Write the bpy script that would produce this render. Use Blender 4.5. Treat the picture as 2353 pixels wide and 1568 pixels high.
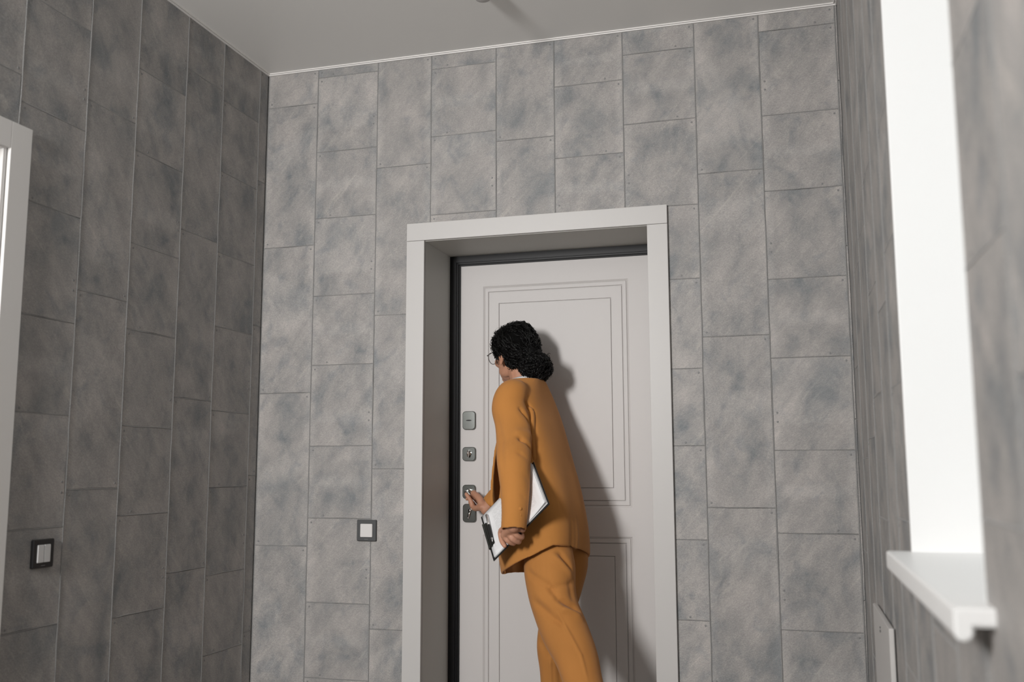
import bpy, bmesh, math, random
import numpy as np
from mathutils import Vector, Matrix
random.seed(7); rng = np.random.default_rng(7)
for o in list(bpy.data.objects): bpy.data.objects.remove(o)
S = bpy.context.scene
COL = S.collection

# ------------------------------------------------------------------ camera
cam = bpy.data.cameras.new('camera'); camo = bpy.data.objects.new('camera', cam); COL.objects.link(camo)
RV, UV_, FV = Vector((0.96197, 0.27313, -0.00263)), Vector((0.03812, -0.12471, 0.99146)), Vector((-0.27047, 0.95386, 0.13038))
mw = Matrix((( RV.x, UV_.x, -FV.x, 2.18079), (RV.y, UV_.y, -FV.y, -3.69), (RV.z, UV_.z, -FV.z, 1.15), (0, 0, 0, 1)))
camo.matrix_world = mw
cam.sensor_width = 36.0; cam.lens = 33.87; cam.clip_start = 0.02
cam.dof.use_dof = True; cam.dof.focus_distance = 3.95; cam.dof.aperture_fstop = 2.4
S.camera = camo
# ------------------------------------------------------------------ world and light
world = bpy.data.worlds.new('world'); S.world = world; world.use_nodes = True
wb = world.node_tree.nodes['Background']; wb.inputs[0].default_value = (0.93, 0.96, 1.0, 1); wb.inputs[1].default_value = 0.75
kl = bpy.data.lights.new('studio_lamp', 'AREA'); kl.shape = 'ELLIPSE'; kl.size = 0.56; kl.size_y = 1.0; kl.spread = math.radians(140); kl.energy = 92; kl.color = (1.0, 0.985, 0.966)
klo = bpy.data.objects.new('studio_lamp', kl); COL.objects.link(klo)
klo.location = (0.31, -4.75, 2.22)
klo.rotation_euler = (Vector((1.25, 0.0, 1.35)) - klo.location).to_track_quat('-Z', 'Y').to_euler()
vs = S.view_settings
vs.view_transform = 'Standard'; vs.look = 'None'; vs.exposure = 0.0; vs.gamma = 1.0; vs.use_curve_mapping = False

# ------------------------------------------------------------------ helpers
def nd(nt, t, loc=None, **kw):
    n = nt.nodes.new(t)
    for k, v in kw.items(): setattr(n, k, v)
    return n
def mat(name, color, rough=0.5, metal=0.0, spec=0.5, bump=None, vary=None, sheen=0.0):
    m = bpy.data.materials.new(name); m.use_nodes = True
    nt = m.node_tree; b = nt.nodes['Principled BSDF']
    b.inputs['Base Color'].default_value = (*color, 1); b.inputs['Roughness'].default_value = rough
    b.inputs['Metallic'].default_value = metal; b.inputs['Specular IOR Level'].default_value = spec
    if sheen: b.inputs['Sheen Weight'].default_value = sheen
    if vary or bump:
        tc = nd(nt, 'ShaderNodeTexCoord')
    if vary:
        sc, amt = vary
        n = nd(nt, 'ShaderNodeTexNoise'); n.inputs['Scale'].default_value = sc; n.inputs['Detail'].default_value = 4
        nt.links.new(tc.outputs['Object'], n.inputs['Vector'])
        r = nd(nt, 'ShaderNodeMapRange'); r.inputs['From Min'].default_value = .3; r.inputs['From Max'].default_value = .7
        r.inputs['To Min'].default_value = 1 - amt; r.inputs['To Max'].default_value = 1 + amt
        nt.links.new(n.outputs['Fac'], r.inputs['Value'])
        mx = nd(nt, 'ShaderNodeVectorMath', operation='SCALE'); mx.inputs[0].default_value = color
        nt.links.new(r.outputs['Result'], mx.inputs['Scale']); nt.links.new(mx.outputs['Vector'], b.inputs['Base Color'])
    if bump:
        sc, st = bump
        n = nd(nt, 'ShaderNodeTexNoise'); n.inputs['Scale'].default_value = sc; n.inputs['Detail'].default_value = 3
        nt.links.new(tc.outputs['Object'], n.inputs['Vector'])
        bp = nd(nt, 'ShaderNodeBump'); bp.inputs['Strength'].default_value = st; bp.inputs['Distance'].default_value = .002
        nt.links.new(n.outputs['Fac'], bp.inputs['Height']); nt.links.new(bp.outputs['Normal'], b.inputs['Normal'])
    return m

def obj(name, me, material=None, parent=None, smooth=False, loc=None):
    o = bpy.data.objects.new(name, me); COL.objects.link(o)
    if material is not None and not me.materials: me.materials.append(material)
    if parent is not None: o.parent = parent
    if loc is not None: o.location = loc
    if smooth: me.polygons.foreach_set('use_smooth', [True] * len(me.polygons))
    return o
def empty(name, loc=(0, 0, 0), parent=None):
    o = bpy.data.objects.new(name, None); COL.objects.link(o); o.location = loc; o.empty_display_size = .1
    if parent is not None: o.parent = parent
    return o
def tag(o, label=None, cat=None, group=None, kind=None):
    if label: o['label'] = label
    if cat: o['category'] = cat
    if group: o['group'] = group
    if kind: o['kind'] = kind
    return o
def pydata(name, v, f):
    me = bpy.data.meshes.new(name); me.from_pydata([tuple(map(float, p)) for p in v], [], f); me.update(); return me
def from_bm(name, bm, recalc=True):
    if recalc: bmesh.ops.recalc_face_normals(bm, faces=bm.faces)
    me = bpy.data.meshes.new(name); bm.to_mesh(me); bm.free(); return me
def bm_box(bm, lo, hi):
    lo, hi = Vector(lo), Vector(hi); c = (lo + hi) / 2; s = hi - lo
    r = bmesh.ops.create_cube(bm, size=1, matrix=Matrix.Translation(c) @ Matrix.Diagonal((abs(s.x), abs(s.y), abs(s.z), 1)))
    return r['verts']
def box_me(name, lo, hi, bevel=0.0, seg=2):
    bm = bmesh.new(); bm_box(bm, lo, hi)
    if bevel: bmesh.ops.bevel(bm, geom=bm.edges[:], offset=bevel, segments=seg, affect='EDGES', profile=.6)
    return from_bm(name, bm)
def boxes_me(name, lst):
    bm = bmesh.new()
    for lo, hi in lst: bm_box(bm, lo, hi)
    return from_bm(name, bm)
def loft(v, f, rings, closed=True, cap=True):
    """append lofted rings (each Nx3) to vertex/face lists"""
    n = len(rings[0]); b = len(v)
    for r in rings: v.extend([tuple(p) for p in r])
    for i in range(len(rings) - 1):
        for j in range(n if closed else n - 1):
            k = (j + 1) % n
            f.append((b + i * n + j, b + i * n + k, b + (i + 1) * n + k, b + (i + 1) * n + j))
    if cap:
        f.append(tuple(b + j for j in range(n))[::-1]); f.append(tuple(b + (len(rings) - 1) * n + j for j in range(n)))
def frame(d, ref=(0, 0, 1)):
    d = np.array(d, float); d /= np.linalg.norm(d); r = np.array(ref, float)
    if abs(d @ r) > .95: r = np.array([1., 0, 0])
    a = np.cross(d, r); a /= np.linalg.norm(a); return a, np.cross(a, d), d
def tube(v, f, pts, rad, n=12, cap=True):
    """tube with parallel-transport frame; rad scalar / list"""
    pts = np.array(pts, float); m = len(pts)
    rad = np.full(m, rad) if np.isscalar(rad) else np.array(rad, float)
    T = np.gradient(pts, axis=0); T /= np.linalg.norm(T, axis=1)[:, None] + 1e-12
    a, b, _ = frame(T[0]); rings = []; th = np.arange(n) * 2 * np.pi / n
    for i in range(m):
        a = a - T[i] * (a @ T[i]); a /= np.linalg.norm(a); b = np.cross(T[i], a)
        rings.append(pts[i] + rad[i] * (np.cos(th)[:, None] * a + np.sin(th)[:, None] * b))
    loft(v, f, rings, True, cap)
def tube_me(name, pts, rad, n=12):
    v, f = [], []; tube(v, f, pts, rad, n); return pydata(name, v, f)
def ball(v, f, c, r, seg=16, rings=10, rot=None):
    """ellipsoid; r scalar or 3; rot 3x3 (columns = local axes)"""
    r = np.full(3, r) if np.isscalar(r) else np.array(r, float); c = np.array(c, float)
    R = np.eye(3) if rot is None else np.array(rot, float); rs = []
    for i in range(rings + 1):
        ph = np.pi * (i + .02 if i == 0 else (i - .02 if i == rings else i)) / rings; th = np.arange(seg) * 2 * np.pi / seg
        p = np.stack([np.sin(ph) * np.cos(th), np.sin(ph) * np.sin(th), np.full(seg, np.cos(ph))], 1) * r
        rs.append(c + p @ R.T)
    loft(v, f, rs[::-1], True, True)
def chain(v, f, pts, rad, n=14, sub=4):
    """tapered limb: smooth tube through joints plus round ends"""
    P, Rr = spline(pts, sub), spline(np.array(rad)[:, None], sub)[:, 0]
    tube(v, f, P, Rr, n); ball(v, f, pts[0], rad[0], 12, 8); ball(v, f, pts[-1], rad[-1], 12, 8)
def spline(p, sub=6):
    p = np.array(p, float); n = len(p); out = []
    q = np.vstack([2 * p[0] - p[1], p, 2 * p[-1] - p[-2]])
    for i in range(n - 1):
        a, b, c, d = q[i], q[i + 1], q[i + 2], q[i + 3]
        for s in range(sub):
            t = s / sub
            out.append(.5 * ((2 * b) + (-a + c) * t + (2 * a - 5 * b + 4 * c - d) * t * t + (-a + 3 * b - 3 * c + d) * t ** 3))
    out.append(p[-1]); return np.array(out)
def remesh(name, v, f, voxel, smooth=3, lam=.5):
    """fuse overlapping closed shells into one continuous surface; returns (verts, faces)"""
    me = pydata(name + '_src', v, f)
    bm = bmesh.new(); bm.from_mesh(me); bmesh.ops.recalc_face_normals(bm, faces=bm.faces); bm.to_mesh(me); bm.free()
    o = bpy.data.objects.new(name + '_src', me); COL.objects.link(o)
    md = o.modifiers.new('r', 'REMESH'); md.mode = 'VOXEL'; md.voxel_size = voxel
    dg = bpy.context.evaluated_depsgraph_get(); dg.update()
    m2 = bpy.data.meshes.new_from_object(o.evaluated_get(dg))
    bpy.data.objects.remove(o); bpy.data.meshes.remove(me)
    nv = len(m2.vertices); V = np.zeros(nv * 3); m2.vertices.foreach_get('co', V); V = V.reshape(-1, 3)
    E = np.zeros(len(m2.edges) * 2, int); m2.edges.foreach_get('vertices', E); E = E.reshape(-1, 2)
    deg = np.bincount(E.ravel(), minlength=nv).astype(float)[:, None]; deg[deg == 0] = 1
    def lap(V):
        s = np.zeros_like(V)
        for k in range(3):
            s[:, k] = np.bincount(E[:, 0], V[E[:, 1], k], nv) + np.bincount(E[:, 1], V[E[:, 0], k], nv)
        return s / deg
    for i in range(smooth):
        V = V + lam * (lap(V) - V); V = V - lam * 1.02 * .55 * (lap(V) - V)
    return m2, V
def sstep(x, a, b): t = np.clip((x - a) / (b - a), 0, 1); return t * t * (3 - 2 * t)
def relax(m2, V, mask, it):
    """extra Laplacian smoothing where mask > 0"""
    nv = len(V); E = np.zeros(len(m2.edges) * 2, int); m2.edges.foreach_get('vertices', E); E = E.reshape(-1, 2)
    deg = np.bincount(E.ravel(), minlength=nv).astype(float)[:, None]; deg[deg == 0] = 1
    for i in range(it):
        L = np.stack([np.bincount(E[:, 0], V[E[:, 1], k], nv) + np.bincount(E[:, 1], V[E[:, 0], k], nv) for k in range(3)], 1) / deg
        V = V + .5 * mask[:, None] * (L - V)
    return V
def put(m2, V):
    m2.vertices.foreach_set('co', V.ravel()); m2.update(); return m2
def normals(m2):
    N = np.zeros(len(m2.vertices) * 3); m2.vertices.foreach_get('normal', N); return N.reshape(-1, 3)
def crease(V, N, segs):
    """folds: (a, b, width, depth) sink (depth>0) or raise a line in the cloth"""
    out = V.copy()
    for a, b, w, d in segs:
        a, b = np.array(a, float), np.array(b, float); ab = b - a
        t = np.clip(((V - a) @ ab) / (ab @ ab), 0, 1); q = a + t[:, None] * ab
        r = np.linalg.norm(V - q, axis=1); k = d * np.exp(-(r / w) ** 2) * (1 - .6 * np.abs(2 * t - 1) ** 3)
        out -= N * k[:, None]
    return out
def vnoise(V, scale, seed=0):
    """cheap smooth noise: sum of random plane waves"""
    g = np.random.default_rng(seed); s = np.zeros(len(V))
    for i in range(14):
        k = g.normal(size=3); k *= scale * (0.5 + g.random()) / np.linalg.norm(k)
        s += np.sin(V @ k + g.random() * 6.28)
    return s / 14 ** .5

# ------------------------------------------------------------------ materials
def panel_material(name='stone_panel', gain=1.0):
    m = bpy.data.materials.new(name); m.use_nodes = True; nt = m.node_tree; b = nt.nodes['Principled BSDF']; L = nt.links.new
    uv = nd(nt, 'ShaderNodeUVMap', uv_map='metres'); ue = nd(nt, 'ShaderNodeUVMap', uv_map='edge'); oi = nd(nt, 'ShaderNodeObjectInfo')
    sc = nd(nt, 'ShaderNodeVectorMath', operation='SCALE'); sc.inputs[0].default_value = (37, 61, 83); L(oi.outputs['Random'], sc.inputs['Scale'])
    ad = nd(nt, 'ShaderNodeVectorMath', operation='ADD'); L(uv.outputs['UV'], ad.inputs[0]); L(sc.outputs['Vector'], ad.inputs[1])
    def mapped(rot, scale):
        a = nd(nt, 'ShaderNodeMapping'); a.inputs['Rotation'].default_value = (0, 0, rot); L(ad.outputs['Vector'], a.inputs['Vector'])
        c = nd(nt, 'ShaderNodeMapping'); c.inputs['Scale'].default_value = scale; L(a.outputs['Vector'], c.inputs['Vector']); return c.outputs['Vector']
    def noise(vec, scale, detail, rough=.55, dist=0.0):
        n = nd(nt, 'ShaderNodeTexNoise'); n.inputs['Scale'].default_value = scale; n.inputs['Detail'].default_value = detail
        n.inputs['Roughness'].default_value = rough; n.inputs['Distortion'].default_value = dist; L(vec, n.inputs['Vector']); return n.outputs['Fac']
    def ramp(fac, *st):
        r = nd(nt, 'ShaderNodeValToRGB'); L(fac, r.inputs['Fac']); e = r.color_ramp.elements
        for k, (p, c) in enumerate(st):
            q = e[k] if k < 2 else e.new(p)
            q.position = p; q.color = (*c, 1)
        return r.outputs['Color']
    def mul(a, c, f=1.0):
        x = nd(nt, 'ShaderNodeMix', data_type='RGBA', blend_type='MULTIPLY'); x.inputs[0].default_value = f; L(a, x.inputs[6]); L(c, x.inputs[7]); return x.outputs[2]
    g = gain
    cloud = noise(mapped(0, (1.0, .72, 1)), 8.0, 6, .60, .35)
    c = ramp(cloud, (.33, (.222 * g, .230 * g, .235 * g)), (.66, (.385 * g, .364 * g, .350 * g)), (.48, (.318 * g, .307 * g, .298 * g)))
    spots = noise(mapped(.3, (1, .8, 1)), 13.0, 3, .55, .5)
    c = mul(c, ramp(spots, (.27, (.70, .76, .81)), (.44, (1, 1, 1))), .75)
    streak = noise(mapped(math.radians(-52), (1.0, 4.2, 1)), 5.0, 5, .62, .25)       # diagonal drift from lower left to upper right
    c = mul(c, ramp(streak, (.34, (.88, .89, .90)), (.66, (1.10, 1.09, 1.08))), .8)
    vein = noise(mapped(math.radians(-48), (.7, 9.0, 1)), 4.0, 2, .5, 1.0)
    c = mul(c, ramp(vein, (.665, (1, 1, 1)), (.70, (1.13, 1.12, 1.10))), .8)
    grain = noise(mapped(.1, (1, 1, 1)), 330.0, 3, .7)
    c = mul(c, ramp(grain, (.34, (.84, .84, .85)), (.66, (1.15, 1.15, 1.14))))
    fleck = noise(mapped(-.5, (1, 2.2, 1)), 120.0, 4, .75, .4)
    c = mul(c, ramp(fleck, (.40, (.90, .90, .905)), (.68, (1.14, 1.13, 1.12))))
    # paler worn border along the long edges
    sp = nd(nt, 'ShaderNodeSeparateXYZ'); L(ue.outputs['UV'], sp.inputs[0])
    wob = noise(mapped(0, (1, .4, 1)), 26.0, 3)
    a1 = nd(nt, 'ShaderNodeMath', operation='MULTIPLY_ADD'); L(wob, a1.inputs[0]); a1.inputs[1].default_value = .045; L(sp.outputs['X'], a1.inputs[2])
    bd_ = nd(nt, 'ShaderNodeMapRange', interpolation_type='SMOOTHSTEP'); L(a1.outputs[0], bd_.inputs['Value']); bd_.inputs['From Min'].default_value = .030; bd_.inputs['From Max'].default_value = .062
    bd_.inputs['To Min'].default_value = 1.12; bd_.inputs['To Max'].default_value = 1.0
    bs = nd(nt, 'ShaderNodeVectorMath', operation='SCALE'); L(c, bs.inputs[0]); L(bd_.outputs['Result'], bs.inputs['Scale'])
    L(bs.outputs['Vector'], b.inputs['Base Color'])
    b.inputs['Roughness'].default_value = .58; b.inputs['Specular IOR Level'].default_value = .38
    bp = nd(nt, 'ShaderNodeBump'); bp.inputs['Strength'].default_value = .32; bp.inputs['Distance'].default_value = .004
    L(noise(mapped(.4, (1, 1.6, 1)), 90.0, 4, .7, .6), bp.inputs['Height']); L(bp.outputs['Normal'], b.inputs['Normal'])
    return m
M = {}
M['panel'] = panel_material()
M['joint'] = mat('panel_joint', (.285, .28, .275), .6, bump=(420, 1.0), sheen=.5)
M['joint'].node_tree.nodes['Bump'].inputs['Distance'].default_value = .006
M['rivet'] = mat('rivet', (.20, .20, .20), .5)
M['white'] = mat('white_lacquer', (.545, .53, .518), .42, spec=.4)
M['white2'] = mat('white_paint', (.76, .745, .73), .4, spec=.4)
M['reveal'] = mat('grey_white_reveal', (.53, .525, .50), .5, spec=.3)
M['doorw'] = mat('door_laminate', (.60, .575, .565), .5, spec=.35, bump=(500, .05))
M['black'] = mat('black_steel', (.008, .008, .010), .42, spec=.35)
M['gasket'] = mat('black_rubber', (.006, .006, .007), .6)
M['ceil'] = mat('ceiling_film', (.92, .91, .89), .38, spec=.5)
M['ctrim'] = mat('ceiling_insert', (.84, .82, .80), .45)
M['paintw'] = mat('window_white', (.84, .84, .835), .4, spec=.4)
M['chrome'] = mat('dark_chrome', (.21, .22, .21), .20, metal=1.0)
M['chrome2'] = mat('bright_chrome', (.86, .86, .86), .08, metal=1.0)
M['anth'] = mat('anthracite_plastic', (.062, .064, .066), .45)
M['anth2'] = mat('dark_plastic', (.012, .012, .013), .45)
M['keyw'] = mat('switch_white', (.70, .68, .67), .4)
M['floor'] = mat('floor_tile', (.20, .185, .165), .4, vary=(3, .06))
M['jacket'] = mat('mustard_wool', (.485, .206, .052), .85, spec=.15, bump=(900, .25), vary=(5, .05), sheen=.12)
M['trouser'] = mat('mustard_trouser', (.435, .185, .049), .85, spec=.15, bump=(900, .25), vary=(6, .06), sheen=.12)
M['lining'] = mat('lining', (.03, .018, .008), .7)
M['skin'] = mat('skin', (.50, .255, .165), .5, spec=.35, vary=(40, .06))
M['skin'].node_tree.nodes['Principled BSDF'].inputs['Subsurface Weight'].default_value = .08
M['skin'].node_tree.nodes['Principled BSDF'].inputs['Subsurface Radius'].default_value = (.012, .005, .003)
M['hair'] = mat('black_hair', (.0030, .0027, .0025), .40, spec=.35)
M['hairbase'] = mat('black_hair_mass', (.0020, .0018, .0017), .75, spec=.06)
M['shirt'] = mat('white_shirt', (.78, .78, .79), .8)
M['dark'] = mat('gap_shade_black', (.015, .013, .012), .8)  # flat black that paints the interior shade seen through the jacket opening
M['wire'] = mat('glasses_wire', (.035, .02, .018), .3, metal=.6)
M['lip'] = mat('lip', (.42, .14, .11), .45)
M['eye'] = mat('eye_white', (.75, .73, .70), .2)
M['iris'] = mat('iris', (.03, .015, .008), .15)
M['board'] = mat('board_black', (.012, .012, .012), .5)
M['shoe'] = mat('shoe_leather', (.02, .018, .016), .35)
def glass(name, tint=(1, 1, 1), refl=.08):
    m = bpy.data.materials.new(name); m.use_nodes = True; nt = m.node_tree; nt.nodes.clear()
    o = nd(nt, 'ShaderNodeOutputMaterial'); t = nd(nt, 'ShaderNodeBsdfTransparent'); t.inputs[0].default_value = (*tint, 1)
    g = nd(nt, 'ShaderNodeBsdfGlossy'); g.inputs['Roughness'].default_value = .02
    x = nd(nt, 'ShaderNodeMixShader'); x.inputs[0].default_value = refl
    nt.links.new(t.outputs[0], x.inputs[1]); nt.links.new(g.outputs[0], x.inputs[2]); nt.links.new(x.outputs[0], o.inputs[0]); return m
M['glass'] = glass('window_glass', (.95, .97, .96))
M['lens'] = glass('lens_glass', (.98, .98, .98), .03)
def paper_material():
    m = bpy.data.materials.new('printed_paper'); m.use_nodes = True; nt = m.node_tree; b = nt.nodes['Principled BSDF']; L = nt.links.new
    tc = nd(nt, 'ShaderNodeTexCoord'); sp = nd(nt, 'ShaderNodeSeparateXYZ'); L(tc.outputs['Object'], sp.inputs[0])
    def mth(op, a, bb=None, c=None):
        n = nd(nt, 'ShaderNodeMath', operation=op)
        for i, q in enumerate((a, bb, c)):
            if q is None: continue
            if isinstance(q, (int, float)): n.inputs[i].default_value = q
            else: L(q, n.inputs[i])
        return n.outputs[0]
    X, Y = sp.outputs['X'], sp.outputs['Y']          # X along the long side (away from the clip), Y along the lines of print
    fr = mth('FRACT', mth('MULTIPLY', X, 180.0))
    row = mth('LESS_THAN', fr, .5)
    wv = nd(nt, 'ShaderNodeTexNoise'); wv.inputs['Scale'].default_value = 1.0; wv.inputs['Detail'].default_value = 0
    cb = nd(nt, 'ShaderNodeCombineXYZ'); L(mth('MULTIPLY', mth('FLOOR', mth('MULTIPLY', X, 180.0)), 7.3), cb.inputs[0]); L(mth('MULTIPLY', Y, 260.0), cb.inputs[1])
    L(cb.outputs[0], wv.inputs['Vector']); word = mth('GREATER_THAN', wv.outputs['Fac'], .44)
    inY = mth('LESS_THAN', mth('ABSOLUTE', mth('ADD', Y, .006)), .078)
    n2 = nd(nt, 'ShaderNodeTexNoise'); n2.noise_dimensions = '1D'; n2.inputs['Scale'].default_value = 22.0; L(X, n2.inputs['W'])
    para = mth('GREATER_THAN', n2.outputs['Fac'], .46)
    inX = mth('LESS_THAN', mth('ABSOLUTE', X), .125)
    ink = mth('MULTIPLY', mth('MULTIPLY', mth('MULTIPLY', row, word), mth('MULTIPLY', inY, inX)), para)
    mx = nd(nt, 'ShaderNodeMix', data_type='RGBA'); L(mth('MULTIPLY', ink, .32), mx.inputs[0]); mx.inputs[6].default_value = (.80, .80, .81, 1); mx.inputs[7].default_value = (.25, .25, .26, 1)
    L(mx.outputs[2], b.inputs['Base Color']); b.inputs['Roughness'].default_value = .7; b.inputs['Specular IOR Level'].default_value = .2; return m
M['paper'] = paper_material()

# ------------------------------------------------------------------ room
W, H, YB = 2.428, 2.906, -6.6          # width, ceiling height, how far the hall goes on behind the camera
OA, OB, OT = .760, 1.687, 2.088        # entrance opening
PT = .004                              # panel thickness
DB = .40                               # thickness of the entrance wall
fl = obj('floor', box_me('floor', (-.3, YB, -.1), (W + .4, DB, 0)), M['floor']); tag(fl, 'beige tiled floor of the hallway', 'floor', kind='structure')
ce = obj('ceiling', box_me('ceiling', (-.3, YB, H), (W + .4, DB, H + .1)), M['ceil']); tag(ce, 'smooth pale grey ceiling above the hallway', 'ceiling', kind='structure')
wbk = obj('wall_back', boxes_me('wall_back', [((-.3, PT, 0), (OA - .004, DB, H)), ((OB + .004, PT, 0), (W + .4, DB, H)), ((OA - .004, PT, OT + .004), (OB + .004, DB, H))]), M['joint'])
tag(wbk, 'grey stone panelled wall around the entrance door', 'wall', kind='structure')
LA, LB, LT = -2.17, -1.462, 2.095      # side doorway in the left wall
wlf = obj('wall_left', boxes_me('wall_left', [((-.3, YB, 0), (-PT, LA, H)), ((-.3, LB, 0), (-PT, PT, H)), ((-.3, LA, LT), (-PT, LB, H))]), M['joint'])
tag(wlf, 'dark shaded grey panelled wall on the left', 'wall', kind='structure')
WA, WB_, WZ0, WZ1 = -2.255, -1.44, .945, 2.5
wrt = obj('wall_right', boxes_me('wall_right', [((W + PT, YB, 0), (W + .4, WA, H)), ((W + PT, WB_, 0), (W + .4, PT, H)), ((W + PT, WA, 0), (W + .4, WB_, WZ0)), ((W + PT, WA, WZ1), (W + .4, WB_, H))]), M['joint'])
tag(wrt, 'grey panelled wall on the right with the window', 'wall', kind='structure')

wre = obj('wall_rear', box_me('wall_rear', (-.3, YB - .2, 0), (W + .4, YB, H)), M['joint']); tag(wre, 'grey wall closing the hallway behind the viewpoint', 'wall', kind='structure')
# ---- wall panels: each an individual slab with uneven edges and a chamfer
GV, GH = .0014, .0009                   # half joint widths
def outline(poly, jit, step):
    out = []
    for i in range(len(poly)):
        a, b = np.array(poly[i]), np.array(poly[(i + 1) % len(poly)]); d = b - a; L = np.linalg.norm(d)
        n = max(1, int(round(L / step))); nrm = np.array([-d[1], d[0]]) / L
        for k in range(n):
            out.append(a + d * k / n + (nrm * rng.normal() * jit if k else 0))
    return np.array(out)
def inset(poly, w):
    n = len(poly); out = []
    for i in range(n):
        p0, p1, p2 = poly[i - 1], poly[i], poly[(i + 1) % n]
        e1 = (p1 - p0) / np.linalg.norm(p1 - p0); e2 = (p2 - p1) / np.linalg.norm(p2 - p1)
        n1 = np.array([-e1[1], e1[0]]); n2 = np.array([-e2[1], e2[0]]); m = n1 + n2; m /= max(.3, np.linalg.norm(m)); s = 1 / max(.5, m @ n1)
        out.append(p1 + m * w * s)
    return np.array(out)
RIV = {'b': [], 'l': [], 'r': []}; BEAD = {'b': ([], []), 'l': ([], []), 'r': ([], [])}
def to3(side, u, z, d):                 # u along the wall, d = depth behind the panel face
    if side == 'b': return (u, d, z)
    if side == 'l': return (-d, u, z)
    return (W + d, u, z)
def panel(side, poly, parent):
    """poly counter-clockwise in (u, z)"""
    o2 = outline(poly, .0009, .12); i2 = inset(o2, .0014)
    c = o2.mean(axis=0); org = np.array(to3(side, c[0], c[1], 0)); n = len(o2)
    v = [np.array(to3(side, p[0], p[1], PT)) - org for p in o2] + [np.array(to3(side, p[0], p[1], .0012)) - org for p in o2] + [np.array(to3(side, p[0], p[1], 0)) - org for p in i2]
    f = [(j, (j + 1) % n, n + (j + 1) % n, n + j) for j in range(n)] + [(n + j, n + (j + 1) % n, 2 * n + (j + 1) % n, 2 * n + j) for j in range(n)] + [tuple(2 * n + j for j in range(n))]
    me = pydata('panel', v, f); bm = bmesh.new(); bm.from_mesh(me); bmesh.ops.recalc_face_normals(bm, faces=bm.faces)
    # make sure the face looks into the room
    ref = {'b': Vector((0, -1, 0)), 'l': Vector((1, 0, 0)), 'r': Vector((-1, 0, 0))}[side]
    big = max(bm.faces, key=lambda q: q.calc_area())
    if big.normal.dot(ref) < 0: bmesh.ops.reverse_faces(bm, faces=bm.faces)
    l1 = bm.loops.layers.uv.new('metres'); l2 = bm.loops.layers.uv.new('edge'); ax = 0 if side == 'b' else 1
    us = o2[:, 0]; zs = o2[:, 1]; hu, hz = (us.max() - us.min()) / 2, (zs.max() - zs.min()) / 2; sg = -1 if side == 'l' else 1
    mu, mz = (us.max() + us.min()) / 2 - c[0], (zs.max() + zs.min()) / 2 - c[1]
    for q in bm.faces:
        for lp in q.loops:
            uu, zz = lp.vert.co[ax], lp.vert.co[2]; lp[l1].uv = (sg * uu, zz); lp[l2].uv = (hu - abs(uu - mu), hz - abs(zz - mz))
    bm.to_mesh(me); bm.free()
    return obj('panel', me, M['panel'], parent, loc=tuple(org))
def bead(side, a, b, w, h):
    """slightly proud half-round filler line from a to b, both (u, z)"""
    a, b = np.array(a, float), np.array(b, float); d = b - a; Ln = np.linalg.norm(d)
    if Ln < .01: return
    d /= Ln; nr = np.array([-d[1], d[0]]); n = max(2, int(Ln / .06) + 1); rs = []
    for k in range(n):
        p = a + d * Ln * k / (n - 1) + nr * rng.normal() * .0007; ww = w * (1 + .15 * rng.normal())
        rs.append([to3(side, *(p + nr * ww * q), dd) for q, dd in ((-.5, .0025), (-.36, -h * .65), (0, -h), (.36, -h * .65), (.5, .0025))])
    loft(*BEAD[side], rs, False, False)
def split(lo, hi, fixed, axis, hole):
    """part of a segment outside the hole"""
    a, b, t0, t1 = hole
    f0, f1, g0, g1 = (t0, t1, a, b) if axis == 'u' else (a, b, t0, t1)
    if not (f0 < fixed < f1) or hi <= g0 or lo >= g1: return [(lo, hi)]
    return [(p, q) for p, q in ((lo, min(hi, g0)), (max(lo, g1), hi)) if q - p > .01]
def rect(x0, x1, z0, z1): return [(x0, z0), (x1, z0), (x1, z1), (x0, z1)]
def cut(r, hole):
    """rectangle minus hole (a, b, z0, z1): list of polygons"""
    x0, x1, z0, z1 = r; a, b, t0, t1 = hole
    if x1 <= a or x0 >= b or z0 >= t1 or z1 <= t0: return [rect(*r)]
    ina, inb = x0 < a - .012, x1 > b + .012
    up, dn = z1 > t1 + .012, z0 < t0 - .012
    if t0 <= 0 and up and ina and not inb: return [[(x0, z0), (a, z0), (a, t1), (x1, t1), (x1, z1), (x0, z1)]]
    if t0 <= 0 and up and inb and not ina: return [[(x0, t1), (b, t1), (b, z0), (x1, z0), (x1, z1), (x0, z1)]]
    out = []
    if ina: out.append(rect(x0, a, z0, z1))
    if inb: out.append(rect(b, x1, z0, z1))
    m0, m1 = max(x0, a), min(x1, b)
    if up: out.append(rect(m0, m1, t1, z1))
    if dn: out.append(rect(m0, m1, z0, t0))
    return out
PER = .6395
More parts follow.
